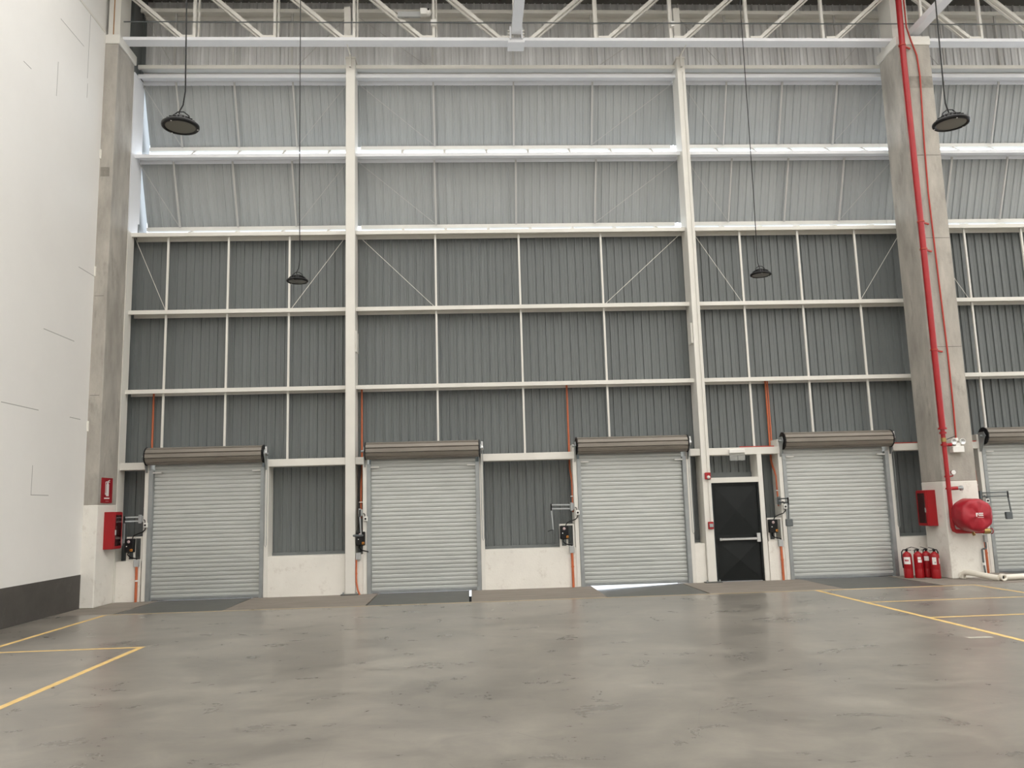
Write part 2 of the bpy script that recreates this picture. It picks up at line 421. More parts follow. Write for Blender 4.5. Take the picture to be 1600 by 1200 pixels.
BAYS = [(XL, COL1[0]), (COL1[1], COL2[0]), (COL2[1], 9.93), (9.94, 14.9)]
RODS = [(-6.38, -5.1, -3.8), (-.65, 1.18, 3.0), (6.13, 7.45, 8.76), (11.32, 12.66, 14.0)]
def girt(x0, x1, zt, h=.085, y0=17.32, y1=17.63, m='white_steel'):
    b = MB()
    b.box(x0, x1, y0, y0 + .012, zt - h, zt)            # front flange
    b.box(x0, x1, y0 + .012, y1, zt - .012, zt)         # web on top
    b.box(x0, x1, y1 - .012, y1, zt - h - .02, zt - .012)  # rear flange
    b.box(x0, x1, y0 + .012, y0 + .05, zt - h, zt - h + .012)  # front lip
    b.build('girt', m, wb)
for i, (x0, x1) in enumerate(BAYS):
    for z in (7.70, 5.995, 4.30, 12.92): girt(x0, x1, z)
    girt(x0, x1, 9.475, .075, 17.32, 17.63, 'white_steel_daylit'); girt(x0, x1, 11.345, .085, 17.32, 17.63, 'white_steel_daylit')
    girt(x0, x1, 11.55, .085, 17.30, 17.63)
    for L in (L1, L2):
        # white channel along the louvre's bottom edge, and its brackets
        MB().box(x0, x1, L[0] - .05, L[0] + .05, L[1] - .085, L[1] + .0).build('louver_sill', 'white_steel', wb)
        n = int((x1 - x0) / .95)
        for k in range(1, n + 1):
            xx = x0 + (x1 - x0) * k / (n + .5)
            zt = 7.70 if L is L1 else 9.475
            MB().prism_x([(17.60, zt - .01), (17.66, zt - .01), (L[0] + .02, L[1] - .09), (L[0] + .02, L[1] - .05), (17.60, zt + .05)], xx - .025, xx + .025).build('louver_bracket', 'white_steel', wb)
        MB().box(x0, x1, L[2] - .035, L[2] + .0, L[3] - .02, L[3] + .06).build('louver_head', 'white_steel_daylit', wb)
    for x in RODS[i]:
        for z0, z1 in ((5.995, 7.69), (4.30, 5.98), (2.78, 4.29), (11.55, 12.91)):
            MB().box(x - .02, x + .02, 17.40, 17.44, z0, z1).build('sag_rod', 'white_steel' if z0 < 8 else 'rod_grey', wb)
        for L, zt in ((L1, 9.40), (L2, 11.27)):
            MB().bar((x, L[0] - .09, L[1] - .03), (x, L[2] - .12, zt), .035, .035).build('sag_rod', 'rod_grey', wb)
    # thin diagonal brace rods from the bay's top corners
    a, c = RODS[i][0], RODS[i][2]
    xa = x0 if i != 3 else 10.3
    xb = x1 if i != 2 else 9.93
    for z0, z1, yb, yt in ((5.99, 7.64, 17.46, 17.46), (L1[1], 9.36, L1[0] - .1, 17.52), (L2[1], 11.22, L2[0] - .1, 17.52), (11.55, 12.85, 17.5, 17.5)):
        MB().cyl((xa + .02, yt, z1), (a - .02, yb, z0), .0065, 6).build('brace_rod', 'white_steel' if z0 < 6 else 'rod_grey', wb)
        MB().cyl((xb - .02, yt, z1), (c + .02, yb, z0), .0065, 6).build('brace_rod', 'white_steel' if z0 < 6 else 'rod_grey', wb)
# lower white beam between the shutter posts
for x0, x1 in ((XL, -6.60), (-4.17, -2.56), (-2.36, -2.17), (.24, 2.21), (4.60, 4.88), (5.06, 6.60), (9.02, 10.98), (13.4, XR)):
    MB().bbox(x0, x1, 17.20, 17.54, 2.625, 2.775, .006).build('lintel_beam', 'white_steel', wb)
# upright beside the concrete column on the left
MB().box(-7.20, XL + .002, 17.15, 17.46, 0, 7.70).build('edge_post', 'white_steel', wb)
MB().prism_x([(17.15, 7.70), (17.70, 7.70), (17.70, 11.30), (17.15, 11.30)], -7.20, XL + .002).build('edge_post', 'white_steel_daylit', wb)
MB().box(-7.35, -7.20, 17.15, 18.3, 0, 13.4).box(-7.20, -7.11, 17.63, 17.72, 0, 8.0).box(-7.20, -7.11, 17.63, 17.72, 11.2, 13.4).build('return_wall', 'sheet_grey', wb)
# thin red conduit on top of the lintel beam
tag(MB().tube([(5.75, 17.25, 2.79), (6.5, 17.25, 2.79)], .012, 6).build('red_conduit', 'red_conduit', loc=(5.75, 17.25, 2.78)), 'thin red conduit along white beam above the exit door', 'conduit')
tag(MB().tube([(9.05, 17.25, 2.79), (10.95, 17.25, 2.79)], .012, 6).build('red_conduit', 'red_conduit', loc=(9.05, 17.25, 2.78)), 'thin red conduit along white beam behind the concrete column', 'conduit')

# ------------------------------------------------------------------ roof
rf = empty('ceiling', (0, 0, 13.3), 'dark metal roof sheeting with skylight openings', 'ceiling', kind='structure')
def roof_strip(y0, y1):
    b = MB(); n = 60
    b.box(-8, 30, y0, y1, 13.29, 13.5)
    b.build('roof_sheet', 'roof_sheet', rf)
SKY = 2.8
y = 18.6
for k, (d, gap) in enumerate([(4.6, SKY)] + [(1.8, SKY)] * 7):
    roof_strip(y - d, y)
    MB().box(-8, 30, y - d - gap, y - d, 13.46, 13.47).build('skylight_tint_pane', 'skylight_tint_pane', rf)  # unseen pane, added to tint the incoming light warm
    y -= d + gap
for yy in (15.8,): MB().box(-7.4, 15.2, yy - .05, yy + .05, 13.20, 13.29).build('purlin', 'white_steel', rf)

wr = tag(MB().box(30, 30.3, -16, 18, 0, 13.5).build('wall_right', 'white_wall', loc=(30, 0, 0)), 'far white end wall of the warehouse, unseen, added to block side light', 'wall', kind='structure')  # unseen walls, added to shut out light from the open sides
wf = tag(MB().box(-8, 30.3, -16.3, -16, 0, 13.5).build('wall_front', 'white_wall', loc=(10, -16, 0)), 'white wall of the warehouse behind the viewer, unseen, added to block light', 'wall', kind='structure')
# ------------------------------------------------------------------ columns
def concrete_column(x0, x1, y0, y1, label, upper):
    t = empty('concrete_column', ((x0 + x1) / 2, (y0 + y1) / 2, 0), label, 'column')
    MB().bbox(x0, x1, y0, y1, 1.93, 11.46, .012).build('shaft', 'concrete_column', t)
    MB().bbox(x0 - .004, x1 + .004, y0 - .004, y1 + .004, 0, 1.93, .012).build('painted_base', 'white_plaster', t)
    MB().bbox(x0 - .03, x1 + .03, y0 - .008, y1 + .04, 11.46, 11.665, .008).build('cap', 'white_steel', t)
    MB().box(*upper, 11.665, 13.4).build('upper_post', 'white_steel', t)
    return t
cl = concrete_column(-7.86, -7.14, 16.30, 17.14, 'bare concrete column beside the tall white wall', (-7.40, -7.16, 16.40, 16.9))
cr = concrete_column(9.565, 10.285, 16.30, 17.10, 'bare concrete column carrying the red standpipe', (9.60, 9.98, 16.5, 17.0))
MB().box(-7.30, -7.28, 16.395, 16.40, 11.67, 13.3).build('rust_streak', 'rust', cl)
# hairline pour joints and a small plaster patch
for z in (6.05, 4.05): MB().box(-7.38, -7.2, 16.297, 16.30, z, z + .008).build('pour_joint', 'crack_dark', cl)
for z in (7.05, 4.7, 8.9): MB().box(9.75, 10.27, 16.297, 16.30, z, z + .008).build('pour_joint', 'crack_dark', cr)
MB().box(9.70, 10.27, 16.2985, 16.30, 10.45, 10.72).build('stain_band', 'concrete_dark', cr)  # stain on the shaft, laid on as a thin box
MB().box(-7.38, -7.20, 16.2985, 16.30, 8.55, 8.75).build('stain_band', 'concrete_dark', cl)
for z in (6.55, 3.45, 9.02): MB().bbox(-7.44, -7.37, 16.268, 16.30, z - .1, z + .1, .004).build('plaster_patch', 'white_plaster', cl)

def steel_column(x, label):
    t = empty('steel_column', ((x[0] + x[1]) / 2, 17.38, 0), label, 'column')
    MB().bbox(x[0], x[1], 17.15, 17.62, .02, 11.62, .006).build('shaft', 'white_steel', t)
    MB().box(x[0] - .01, x[1] + .01, 17.14, 17.63, 11.62, 11.66).build('cap_plate', 'white_steel', t)
    MB().box(x[0] - .08, x[1] + .08, 17.05, 17.66, 0, .02).build('base_plate', 'plate_steel', t)
    xm = (x[0] + x[1]) / 2
    MB().box(xm - .012, xm + .012, 16.66, 17.3, 11.66, 11.72).box(xm - .02, xm + .02, 17.08, 17.16, 11.4, 11.66).build('tie_lug', 'white_steel', t)
    for zz in ((2.3, 1.2) if x[0] > 0 else ()): pass
    b = MB()
    for dx, dy in ((-.05, .05), (.05, .05)):
        b.cyl((xm + dx * 2.6, 17.1, .02), (xm + dx * 2.6, 17.1, .06), .016, 6)
    b.build('anchor_bolt', 'galvanised_rail', t)
    return t
c1 = steel_column(COL1, 'white steel column beside the roller door with the bright slit')
c2 = steel_column(COL2, 'white steel column with red fire alarm beside black exit door')
MB().bbox(-2.36, -2.335, 17.2, 17.5, 5.0, 5.45, .005).build('splice_plate', 'white_steel', c1)
MB().bbox(4.84, 4.88, 17.2, 17.45, 5.05, 5.5, .005).build('splice_plate', 'white_steel', c2)
MB().tube([(5.0, 17.138, .02 + 2.25), (5.0, 17.138, 11.3)], .012, 6).build('alarm_conduit', 'white_steel', c2)
MB().tube([(5.0, 17.138, 1.25), (5.0, 17.138, 2.15)], .010, 6).build('alarm_conduit', 'white_steel', c2)

# ------------------------------------------------------------------ roof truss
tr = empty('roof_truss', (1.2, 16.6, 11.7), 'white steel roof truss with diagonals between the concrete columns', 'truss')
def truss(t, x0, x1, joints, centre, stubs):
    MB().box(x0, x1, 16.50, 16.52, 11.665, 11.735).box(x0, x1, 16.52, 16.74, 11.665, 11.68).box(x0, x1, 16.74, 16.76, 11.665, 11.735).build('bottom_chord', 'white_steel_daylit', t)
    MB().box(x0, x1, 16.50, 16.76, 13.15, 13.24).build('top_chord', 'white_steel', t)
    for j, x in enumerate(joints):
        b = MB().box(x - .05, x + .005, 16.52, 16.60, 11.735, 13.15).box(x + .02, x + .055, 16.62, 16.68, 11.735, 13.15)
        if abs(x - centre) > .1: b.build('vertical', 'white_steel', t)
        s = -1 if x <= centre + .01 else 1
        gx = x + s * .2
        MB().box(min(x + s * .05, gx + s * .12), max(x + s * .05, gx + s * .12), 16.53, 16.55, 11.735, 11.80).build('gusset', 'white_steel', t)
        for sg in ((s,) if abs(x - centre) > .1 else (-1, 1)):
            p = Vector((x + sg * (.24 if abs(x - centre) > .1 else .32), 16.58, 11.74)); q = p + Vector((sg * 1.56, 0, 1.40))
            lim = x0 + .06 if sg < 0 else x1 - .06
            if (q.x - lim) * sg > 0: q = p + (q - p) * ((lim - p.x) / (q.x - p.x))
            d = MB().bar(p, q, .07, .07, (0, 1, 0)); dd = Vector((.62, 0, -.7 * sg * sg)) * .0
            n = Vector((1.40 * 1, 0, -1.56 * sg)).normalized() * .062 * sg
            d.bar(p + n + Vector((0, .05, 0)), q + n + Vector((0, .05, 0)), .03, .05, (0, 1, 0))
            d.build('diagonal', 'white_steel', t)
    return t
truss(tr, -7.14, 9.62, [-5.65, -3.96, -2.27, -.56, 1.2, 2.96, 4.63, 6.34, 8.06], 1.2, None)
for x in (-2.47, 4.83): MB().box(x - .07, x + .07, 16.77, 16.84, 11.735, 12.62).build('stub_post', 'white_steel', tr)
MB().box(1.02, 1.38, 16.46, 16.82, 11.60, 11.665).box(1.06, 1.09, 16.42, 16.78, 11.665, 11.95).box(1.31, 1.34, 16.42, 16.78, 11.665, 11.95).build('connection_box', 'white_steel_daylit', tr)
for zz in (11.75, 11.82, 11.89):
    MB().cyl((1.02, 16.5, zz), (1.06, 16.5, zz), .024, 6).build('bolt', 'white_steel', tr)
    MB().cyl((1.34, 16.5, zz), (1.38, 16.5, zz), .024, 6).build('bolt', 'white_steel', tr)
tr2 = empty('roof_truss', (12.5, 16.6, 11.7), 'white steel roof truss beyond the concrete column with red standpipe', 'truss')
truss(tr2, 10.0, 15.2, [11.70, 13.4], 14.5, None)
rb = empty('roof_beam', (1.2, 16.3, 11.78), 'pale steel roof beam bolted to the middle of the truss', 'beam')
MB().box(1.095, 1.305, -10, 16.42, 11.76, 11.775).box(1.095, 1.11, -10, 16.42, 11.775, 11.90).box(1.29, 1.305, -10, 16.42, 11.775, 11.90).build('bottom_chord', 'white_steel_daylit', rb)
for k in range(8): MB().box(1.12, 1.17, 16.2 - k * 2.4 - .05, 16.2 - k * 2.4, 11.775, 13.29).build('web_post', 'white_steel', rb)
rb2 = empty('roof_beam', (10.1, 16.3, 11.7), 'pale steel roof beam running off the concrete column with standpipe', 'beam')
MB().box(9.99, 10.20, -10, 16.5, 11.80, 11.815).box(9.99, 10.005, -10, 16.5, 11.815, 11.95).box(10.185, 10.20, -10, 16.5, 11.815, 11.95).build('bottom_chord', 'white_steel_daylit', rb2)
for k in range(8): MB().box(10.07, 10.12, 16.2 - k * 2.4 - .05, 16.2 - k * 2.4, 11.815, 13.29).build('web_post', 'white_steel', rb2)
pts = [(-7.1 + i * .9, 16.424, 12.03 + .006 * math.sin(i * 2.1)) for i in range(24)]
tag(MB().tube(pts, .013, 6).build('power_cable', 'arm_dark', loc=(-7.1, 16.47, 12.02)), 'thin dark cable strung along the roof truss', 'cable')
sc = empty('security_camera', (-.75, 16.45, 12.18), 'small white security camera on a grey bracket on truss', 'camera')
MB().bbox(-.86, -.72, 16.36, 16.47, 12.20, 12.34, .008).build('housing', 'white_plastic', sc)
MB().lathe([(0, -.06), (.05, -.055), (.068, -.02), (.07, .05)], (-.70, 16.42, 12.27), 16, 'y').build('dome', 'white_plastic', sc)
MB().cyl((-.685, 16.35, 12.30), (-.685, 16.372, 12.30), .02, 12).build('lens', 'black_plastic', sc)
MB().box(-1.35, -.86, 16.47, 16.53, 12.20, 12.32).build('bracket', 'grey_box', sc)
jb = tag(MB().bbox(-.645, -.515, 16.44, 16.52, 12.0, 12.12, .006).build('junction_box', 'white_plastic', loc=(-.58, 16.48, 12.0)), 'white junction box on truss upright under security camera', 'junction box')
jb2 = tag(MB().bbox(4.60, 4.68, 16.44, 16.52, 11.98, 12.10, .006).build('junction_box', 'white_plastic', loc=(4.64, 16.48, 12.0)), 'white junction box on truss upright above column with fire alarm', 'junction box')

# ------------------------------------------------------------------ roller doors
def curtain_mesh():
    P = .0835; n = 33; pts = []
    for i in range(n):
        z = .05 + i * P
        pts += [(.024, z), (-.001, z + .002), (-.0035, z + .020), (-.0045, z + .040), (-.0035, z + .060), (-.002, z + .0665), (.024, z + .0690)]
    pts.append((.024, .05 + n * P))
    k = len(pts); v = [(-HW, a, b) for a, b in pts] + [(HW, a, b) for a, b in pts] + [(-HW, .036, b) for a, b in pts] + [(HW, .036, b) for a, b in pts]
    f = []
    for i in range(k - 1):
        f += [(i, k + i, k + i + 1, i + 1), (2 * k + i + 1, 3 * k + i + 1, 3 * k + i, 2 * k + i), (i, i + 1, 2 * k + i + 1, 2 * k + i), (k + i, 3 * k + i, 3 * k + i + 1, k + i + 1)]
    f += [(0, 2 * k, 3 * k, k), (k - 1, 2 * k - 1, 4 * k - 1, 3 * k - 1)]
    return MB().add(v, f).mesh('curtain', 'shutter_slat')
def barrel_mesh():
    n = 11; r = .176; poly = []
    for i in range(n):
        a0 = 2 * math.pi * i / n; a1 = 2 * math.pi * (i + 1) / n; g = .075
        poly += [((r - .032) * math.cos(a0), (r - .032) * math.sin(a0)), (r * math.cos(a0 + g), r * math.sin(a0 + g)),
                 (r * math.cos(a1 - g), r * math.sin(a1 - g))]
    return MB().prism_x(poly, -1.155, 1.155).mesh('barrel', 'shutter_roll')
def disc_mesh():
    n = 26; poly = []
    for i in range(n):
        a = 2 * math.pi * i / n
        for da, r in ((0, .172), (.08, .185), (.16, .185)): poly.append((r * math.cos(a + da), r * math.sin(a + da)))
    return MB().prism_x(poly, -.01, .01).mesh('end_disc', 'black_plastic')
CURT, BARR, DISC = curtain_mesh(), barrel_mesh(), disc_mesh()
DCUR = 17.30
for k, c in enumerate(DOORS):
    t = empty('door_%d' % (k + 1), (c, DCUR, 0), 'grey steel ' + NAMES[k], 'roller door', 'grey steel roller doors', 'structure')
    inst('curtain', CURT, t, (0, 0, 0))
    inst('barrel', BARR, t, (0, -.22, 2.885))
    for s in (-1, 1):
        inst('end_disc', DISC, t, (s * 1.17, -.22, 2.885))
        X = c + s * (HW + .035)
        g = MB().box(X - .038, X + .038, 17.20, 17.215, 0, 2.62).box(c + s * HW - .006, c + s * HW + .006, 17.215, 17.40, 0, 2.62).box(X + s * .026, X + s * .038, 17.215, 17.40, 0, 2.62)
        for zz in (.35, .95, 1.55, 2.15, 2.5): g.cyl((X, 17.19, zz), (X, 17.20, zz), .013, 6)
        g.build('guide_rail', 'galvanised_rail', t)
        x0, x1 = sorted((X + s * .04, X + s * .125))
        MB().bbox(x0, x1, 17.21, 17.62, 0, 2.93 if (s < 0 and k >= 2) else 2.78, .006).build('jamb_post', 'white_steel', t)
        xb = c + s * 1.20
        MB().prism_x([(17.22, 2.56), (17.22, 2.97), (17.02, 2.97), (16.96, 2.88), (17.02, 2.80), (17.14, 2.56)], xb - .007, xb + .007).cyl((xb - s * .04, 17.08, 2.885), (xb + s * .06, 17.08, 2.885), .025, 10).build('bracket_plate', 'galvanised_rail', t)
        MB().box(c + s * HW - s * .09 - .085, c + s * HW - s * .09 + .085, 17.19, 17.25, 2.545, 2.57).build('stop_tab', 'white_plastic', t)
    # hoist gear and hand chain on the far end of the barrel
    h = MB().bbox(c + 1.205, c + 1.25, 17.02, 17.12, 2.93, 3.03, .005).cyl((c + 1.21, 17.07, 2.9), (c + 1.25, 17.07, 2.9), .06, 14)
    h.build('hoist', 'chrome', t)
    xc_ = c + 1.215
    MB().tube([(xc_ - .02, 17.13, 2.88), (xc_ - .02, 17.14, 1.05), (xc_, 17.14, 1.0), (xc_ + .022, 17.14, 1.05), (xc_ + .022, 17.13, 2.88)], .006, 6).build('hand_chain', 'galvanised_rail', t)
    MB().box(c - HW + .01, c + HW - .01, 17.275, 17.335, .022, .065).box(c - HW + .01, c + HW - .01, 17.285, 17.30, .008, .03).build('bottom_bar', 'galvanised_rail', t)
    if k != 2:
        bb = MB(); n = 60
        for i in range(n):
            xx = c - HW + .03 + i * (2 * HW - .06) / n
            bb.box(xx, xx + .027, 17.29, 17.30, -.004, .012)
        bb.build('brush_seal', 'rubber_black', t)

# ------------------------------------------------------------------ exit door
ed = empty('door_6', (5.58, 17.25, 0), 'black steel exit door with chrome push bar beside white column', 'door', kind='structure')
dm = MB().box(5.10, 6.08, 17.25, 17.30, .01, 2.03)
def pyramid(x0, x1, z0, z1, d):
    cx, cz = (x0 + x1) / 2, (z0 + z1) / 2
    dm.add([(x0, 17.249, z0), (x1, 17.249, z0), (x1, 17.249, z1), (x0, 17.249, z1), (cx, 17.249 - d, cz)], [(0, 1, 4), (1, 2, 4), (2, 3, 4), (3, 0, 4)])
pyramid(5.15, 6.03, .96, 1.95, .04); pyramid(5.15, 6.03, .05, .82, .04)
dm.build('leaf', 'black_door', ed)
MB().box(5.09, 5.13, 17.22, 17.25, 0, 2.04).box(6.05, 6.09, 17.22, 17.25, 0, 2.04).box(5.13, 6.05, 17.22, 17.25, 2.0, 2.04).build('leaf_frame', 'black_door', ed)
MB().bbox(6.09, 6.19, 17.19, 17.64, 0, 2.625, .005).build('jamb', 'white_steel', ed)
MB().bbox(5.06, 6.09, 17.19, 17.64, 2.04, 2.15, .005).build('lintel', 'white_steel', ed)
MB().box(5.07, 6.09, 17.60, 17.64, 2.15, 2.27).build('head_flashing', 'sheet_grey', ed)
pb = MB().bbox(5.20, 5.99, 17.13, 17.17, .845, .895, .008).build('push_bar', 'chrome', ed)
MB().bbox(5.95, 6.03, 17.12, 17.22, .80, .985, .008).build('latch_case', 'chrome', ed)
MB().bbox(5.17, 5.22, 17.14, 17.22, .84, .90, .006).build('bar_end', 'chrome', ed)

el = empty('emergency_light', (5.65, 17.15, 2.65), 'white emergency light with clear sign plate above exit door', 'light')
MB().bbox(5.48, 5.82, 17.11, 17.20, 2.655, 2.735, .01).build('housing', 'white_plastic', el)
MB().box(5.49, 5.82, 17.14, 17.15, 2.50, 2.655).build('sign_plate', 'clear_acrylic', el)

fa = empty('fire_alarm', (4.98, 17.12, 2.13), 'red fire alarm sounder with white strobe on white column', 'fire alarm')
MB().bbox(4.925, 5.045, 17.085, 17.15, 2.12, 2.26, .01).build('body', 'red_paint', fa)
MB().lathe([(0, -.03), (.028, -.022), (.035, 0)], (4.995, 17.085, 2.165), 12, 'y').build('strobe', 'white_plastic', fa)
pu = empty('pull_station', (4.99, 17.12, 1.10), 'small red fire alarm pull station low on white column', 'fire alarm')
MB().bbox(4.935, 5.045, 17.10, 17.15, 1.09, 1.24, .008).build('body', 'red_paint', pu)
MB().bbox(4.955, 5.03, 17.085, 17.10, 1.13, 1.20, .004).build('handle', 'label_grey', pu)

# ------------------------------------------------------------------ door controls, conduits, dock lights
ARMS = ['folded', 'end', 'left', 'front', 'right']
for k, c in enumerate(DOORS):
    at = NAMES[k].replace('roller door ', '')
    D = ' at the door ' + at
    sx = .195 if k == 1 else 0
    c0 = c; c = c + sx
    cb = empty('control_box', (c - 1.47, 17.2, .80), 'black door control box on white stand' + D, 'control box', 'black door control boxes')
    y0, y1 = 17.24, 17.28
    if k != 1:
        MB().box(c - 1.57, c - 1.53, y0, y1, .80, 1.285).box(c - 1.29, c - 1.255, y0, y1, .80, 1.285).box(c - 1.53, c - 1.29, y0, y1, 1.25, 1.285).box(c - 1.53, c - 1.29, y0, y1, .80, .835).build('stand', 'white_steel', cb)
    MB().box(c - 1.43, c - 1.40, y0, y1, .835 if k != 1 else .80, 1.25).build('mullion', 'white_steel', cb)
    MB().bbox(c - 1.565, c - 1.39, 17.12, 17.238, .975, 1.25, .012).build('enclosure', 'black_plastic', cb)
    MB().lathe([(0, -.002), (.03, -.002), (.03, 0)], (c - 1.485, 17.12, 1.19), 16, 'y').build('logo_sticker', 'sticker_pink', cb)
    MB().bbox(c - 1.445, c - 1.40, 17.095, 17.12, 1.0, 1.045, .004).build('switch', 'orange_knob', cb)
    MB().cyl((c - 1.42, 17.085, 1.022), (c - 1.42, 17.095, 1.022), .012, 10).build('switch_knob', 'black_plastic', cb)
    MB().cyl((c - 1.52, 17.11, 1.10), (c - 1.52, 17.12, 1.10), .011, 8).build('indicator', 'white_plastic', cb)
    MB().tube([(c - 1.50, 17.17, .99), (c - 1.51, 17.17, .93), (c - 1.46, 17.165, .88), (c - 1.38, 17.165, .86), (c - 1.335, 17.165, .85), (c - 1.33, 17.17, .835)], .012, 8).build('cable', 'black_plastic', cb)
    if k != 1: MB().tube([(c - 1.44, 17.2, 1.25), (c - 1.42, 17.18, 1.30), (c - 1.34, 17.18, 1.34), (c - 1.24, 17.17, 1.37), (c - 1.19, 17.17, 1.42), (c - 1.185, 17.18, 1.47)], .011, 8).build('cable', 'black_plastic', cb)
    c = c0
    # orange conduits
    up = empty('electrical_conduit', (c - 1.265, 17.5, 1.55), 'orange conduit down metal wall' + D, 'conduit', 'orange conduits above the junction boxes')
    xo = c - 1.265
    if k == 1: xo = c - 1.31
    MB().tube([(xo, 17.58, 4.28), (xo, 17.58, 2.95), (xo, 17.58, 2.50), (xo + .0, 17.52, 2.38), (xo + .005, 17.44, 2.28), (xo + .01, 17.38, 2.15), (xo + .01, 17.36, 1.52)], .02, 10).build('pipe', 'orange_conduit', up)
    if k >= 3:
        MB().tube([(xo + .045, 17.58, 4.28), (xo + .045, 17.58, 2.50), (xo + .045, 17.50, 2.36), (xo + .05, 17.40, 2.22), (xo + .05, 17.36, 2.1), (xo + .05, 17.36, 1.52)], .016, 8).build('pipe', 'orange_conduit', up)
    MB().box(xo - .03, xo + .05, 17.33, 17.40, 1.84, 1.86).build('clip', 'white_plastic', up)
    MB().bbox(c - 1.315, c - 1.225, 17.23, 17.36, 1.57, 1.70, .006).build('junction_box', 'grey_box', up)
    lo = empty('electrical_conduit', (c - 1.33, 17.2, 0), 'orange conduit up from floor' + D, 'conduit', 'orange conduits below the junction boxes')
    if k == 1:
        p = [(c - 1.30, 17.12, .0), (c - 1.34, 17.13, .10), (c - 1.372, 17.165, .25), (c - 1.378, 17.18, .45), (c - 1.372, 17.18, .73)]
    else: p = [(c - 1.33, 17.185, 0), (c - 1.33, 17.185, .35), (c - 1.335, 17.185, .70)]
    MB().tube(p, .026 if k != 1 else .018, 10).build('pipe', 'orange_conduit', lo)
    xk, yk = (c - 1.377, 17.18) if k == 1 else (c - 1.33, 17.185)
    MB().cyl((xk, yk, .40), (xk, yk, .43), .032 if k != 1 else .022, 10).build('coupling', 'white_plastic' if k == 0 else 'orange_conduit', lo)
    MB().bbox(c - 1.385, c - 1.285, 17.15, 17.22, .69, .83, .006).build('junction_box', 'grey_box', lo)
    pbx = empty('push_button', (c - 1.185, 17.18, 1.47), 'white push button on jamb' + D, 'push button', 'push buttons on the door jambs')
    MB().bbox(c - 1.225, c - 1.145, 17.155, 17.21, 1.46, 1.555, .006).build('box', 'white_plastic', pbx)
    MB().cyl((c - 1.185, 17.145, 1.508), (c - 1.185, 17.155, 1.508), .02, 12).build('button', 'black_plastic', pbx)
    MB().tube([(c - 1.2, 17.18, 1.555), (c - 1.2, 17.18, 1.60), (c - 1.23, 17.2, 1.62)], .009, 6).build('cable', 'black_plastic', pbx)
    # swing-arm dock light
    m = 'grey_arm' if k in (0, 1, 2) else 'arm_dark'
    dl = empty('dock_light', (c - 1.27, 17.2, 1.6), 'swing arm dock light' + D, 'dock light', 'swing arm dock lights')
    A = Vector((c - 1.30, 17.20, 1.635))
    MB().bbox(A.x - .03, A.x + .02, 17.17, 17.23, 1.55, 1.72, .005).build('pivot', 'grey_arm' if k in (0, 1, 2) else 'arm_dark', dl)
    d1 = {'left': Vector((-1, -.15, .02)), 'folded': Vector((-.78, -.25, 0)), 'end': Vector((.12, -1, 0)), 'front': Vector((.05, -1, 0)), 'right': Vector((.95, -.5, .01))}[ARMS[k]].normalized()
    ln = {'left': .44, 'folded': .29, 'end': .42, 'front': .45, 'right': .50}[ARMS[k]]
    B = A + d1 * ln
    b = MB()
    for dz in (-.04, .04): b.bar(A + Vector((0, 0, dz)), B + Vector((0, 0, dz)), .022, .026)
    b.build('arm', m, dl)
    MB().cyl(B + Vector((0, 0, -.08)), B + Vector((0, 0, .06)), .016, 8).build('elbow', 'black_plastic', dl)
    d2 = {'left': Vector((.06, -.05, -1)), 'folded': Vector((.05, -.1, -1)), 'end': Vector((.06, .04, -1)), 'front': Vector((-.04, .08, -1)), 'right': Vector((.10, .02, -1))}[ARMS[k]].normalized()
    B2 = B + Vector((0, 0, -.05)); C2 = B2 + d2 * .42
    MB().bar(B2, C2, .022, .022, (0, 1, 0)).build('lower_arm', m, dl)
    if k in (2,):
        MB().tube([C2, C2 + Vector((-.06, -.02, -.01)), C2 + Vector((-.12, -.03, -.03))], .008, 6).build('lamp_yoke', 'black_plastic', dl)
    else:
        hx = {0: (-.10, 0), 1: (-.06, -.02), 3: (.0, -.03), 4: (-.09, -.02)}[k]
        flat = k == 1
        hh = .02 if flat else .075
        MB().bbox(C2.x + hx[0] - (.10 if flat else .07), C2.x + hx[0] + (.10 if flat else .07), C2.y + hx[1] - .05, C2.y + hx[1] + .02, C2.z + .02 - hh, C2.z + .02 + hh, .012).build('lamp_head', 'grey_box' if k == 0 else 'arm_dark', dl)

# ------------------------------------------------------------------ fire gear at the left column
sg = empty('fire_sign', (-7.13, 16.66, 1.97), 'red fire extinguisher sign with white pictogram on concrete column', 'sign')
MB().box(-7.14, -7.125, 16.42, 16.90, 1.965, 2.455).build('plate', 'red_sign', sg)
xs0, xs1 = -7.125, -7.122
def sgn(y0, y1, z0, z1, b): return b.box(xs0, xs1, y0, y1, z0, z1)
b = MB()
sgn(16.615, 16.73, 2.10, 2.33, b); sgn(16.63, 16.715, 2.33, 2.355, b); sgn(16.655, 16.69, 2.355, 2.37, b); sgn(16.59, 16.765, 2.368, 2.383, b)
b.bar((xs0 + .0015, 16.67, 2.385), (xs0 + .0015, 16.765, 2.415), .003, .014)
sgn(16.57, 16.587, 2.13, 2.375, b); sgn(16.565, 16.60, 2.125, 2.16, b)
b.build('pictogram', 'label_white', sg)
b = MB()
for i in range(8): sgn(16.535 + i * .03, 16.558 + i * .03, 2.045, 2.07, b)
sgn(16.60, 16.735, 1.998, 2.004, b)
b.build('lettering', 'label_white', sg)

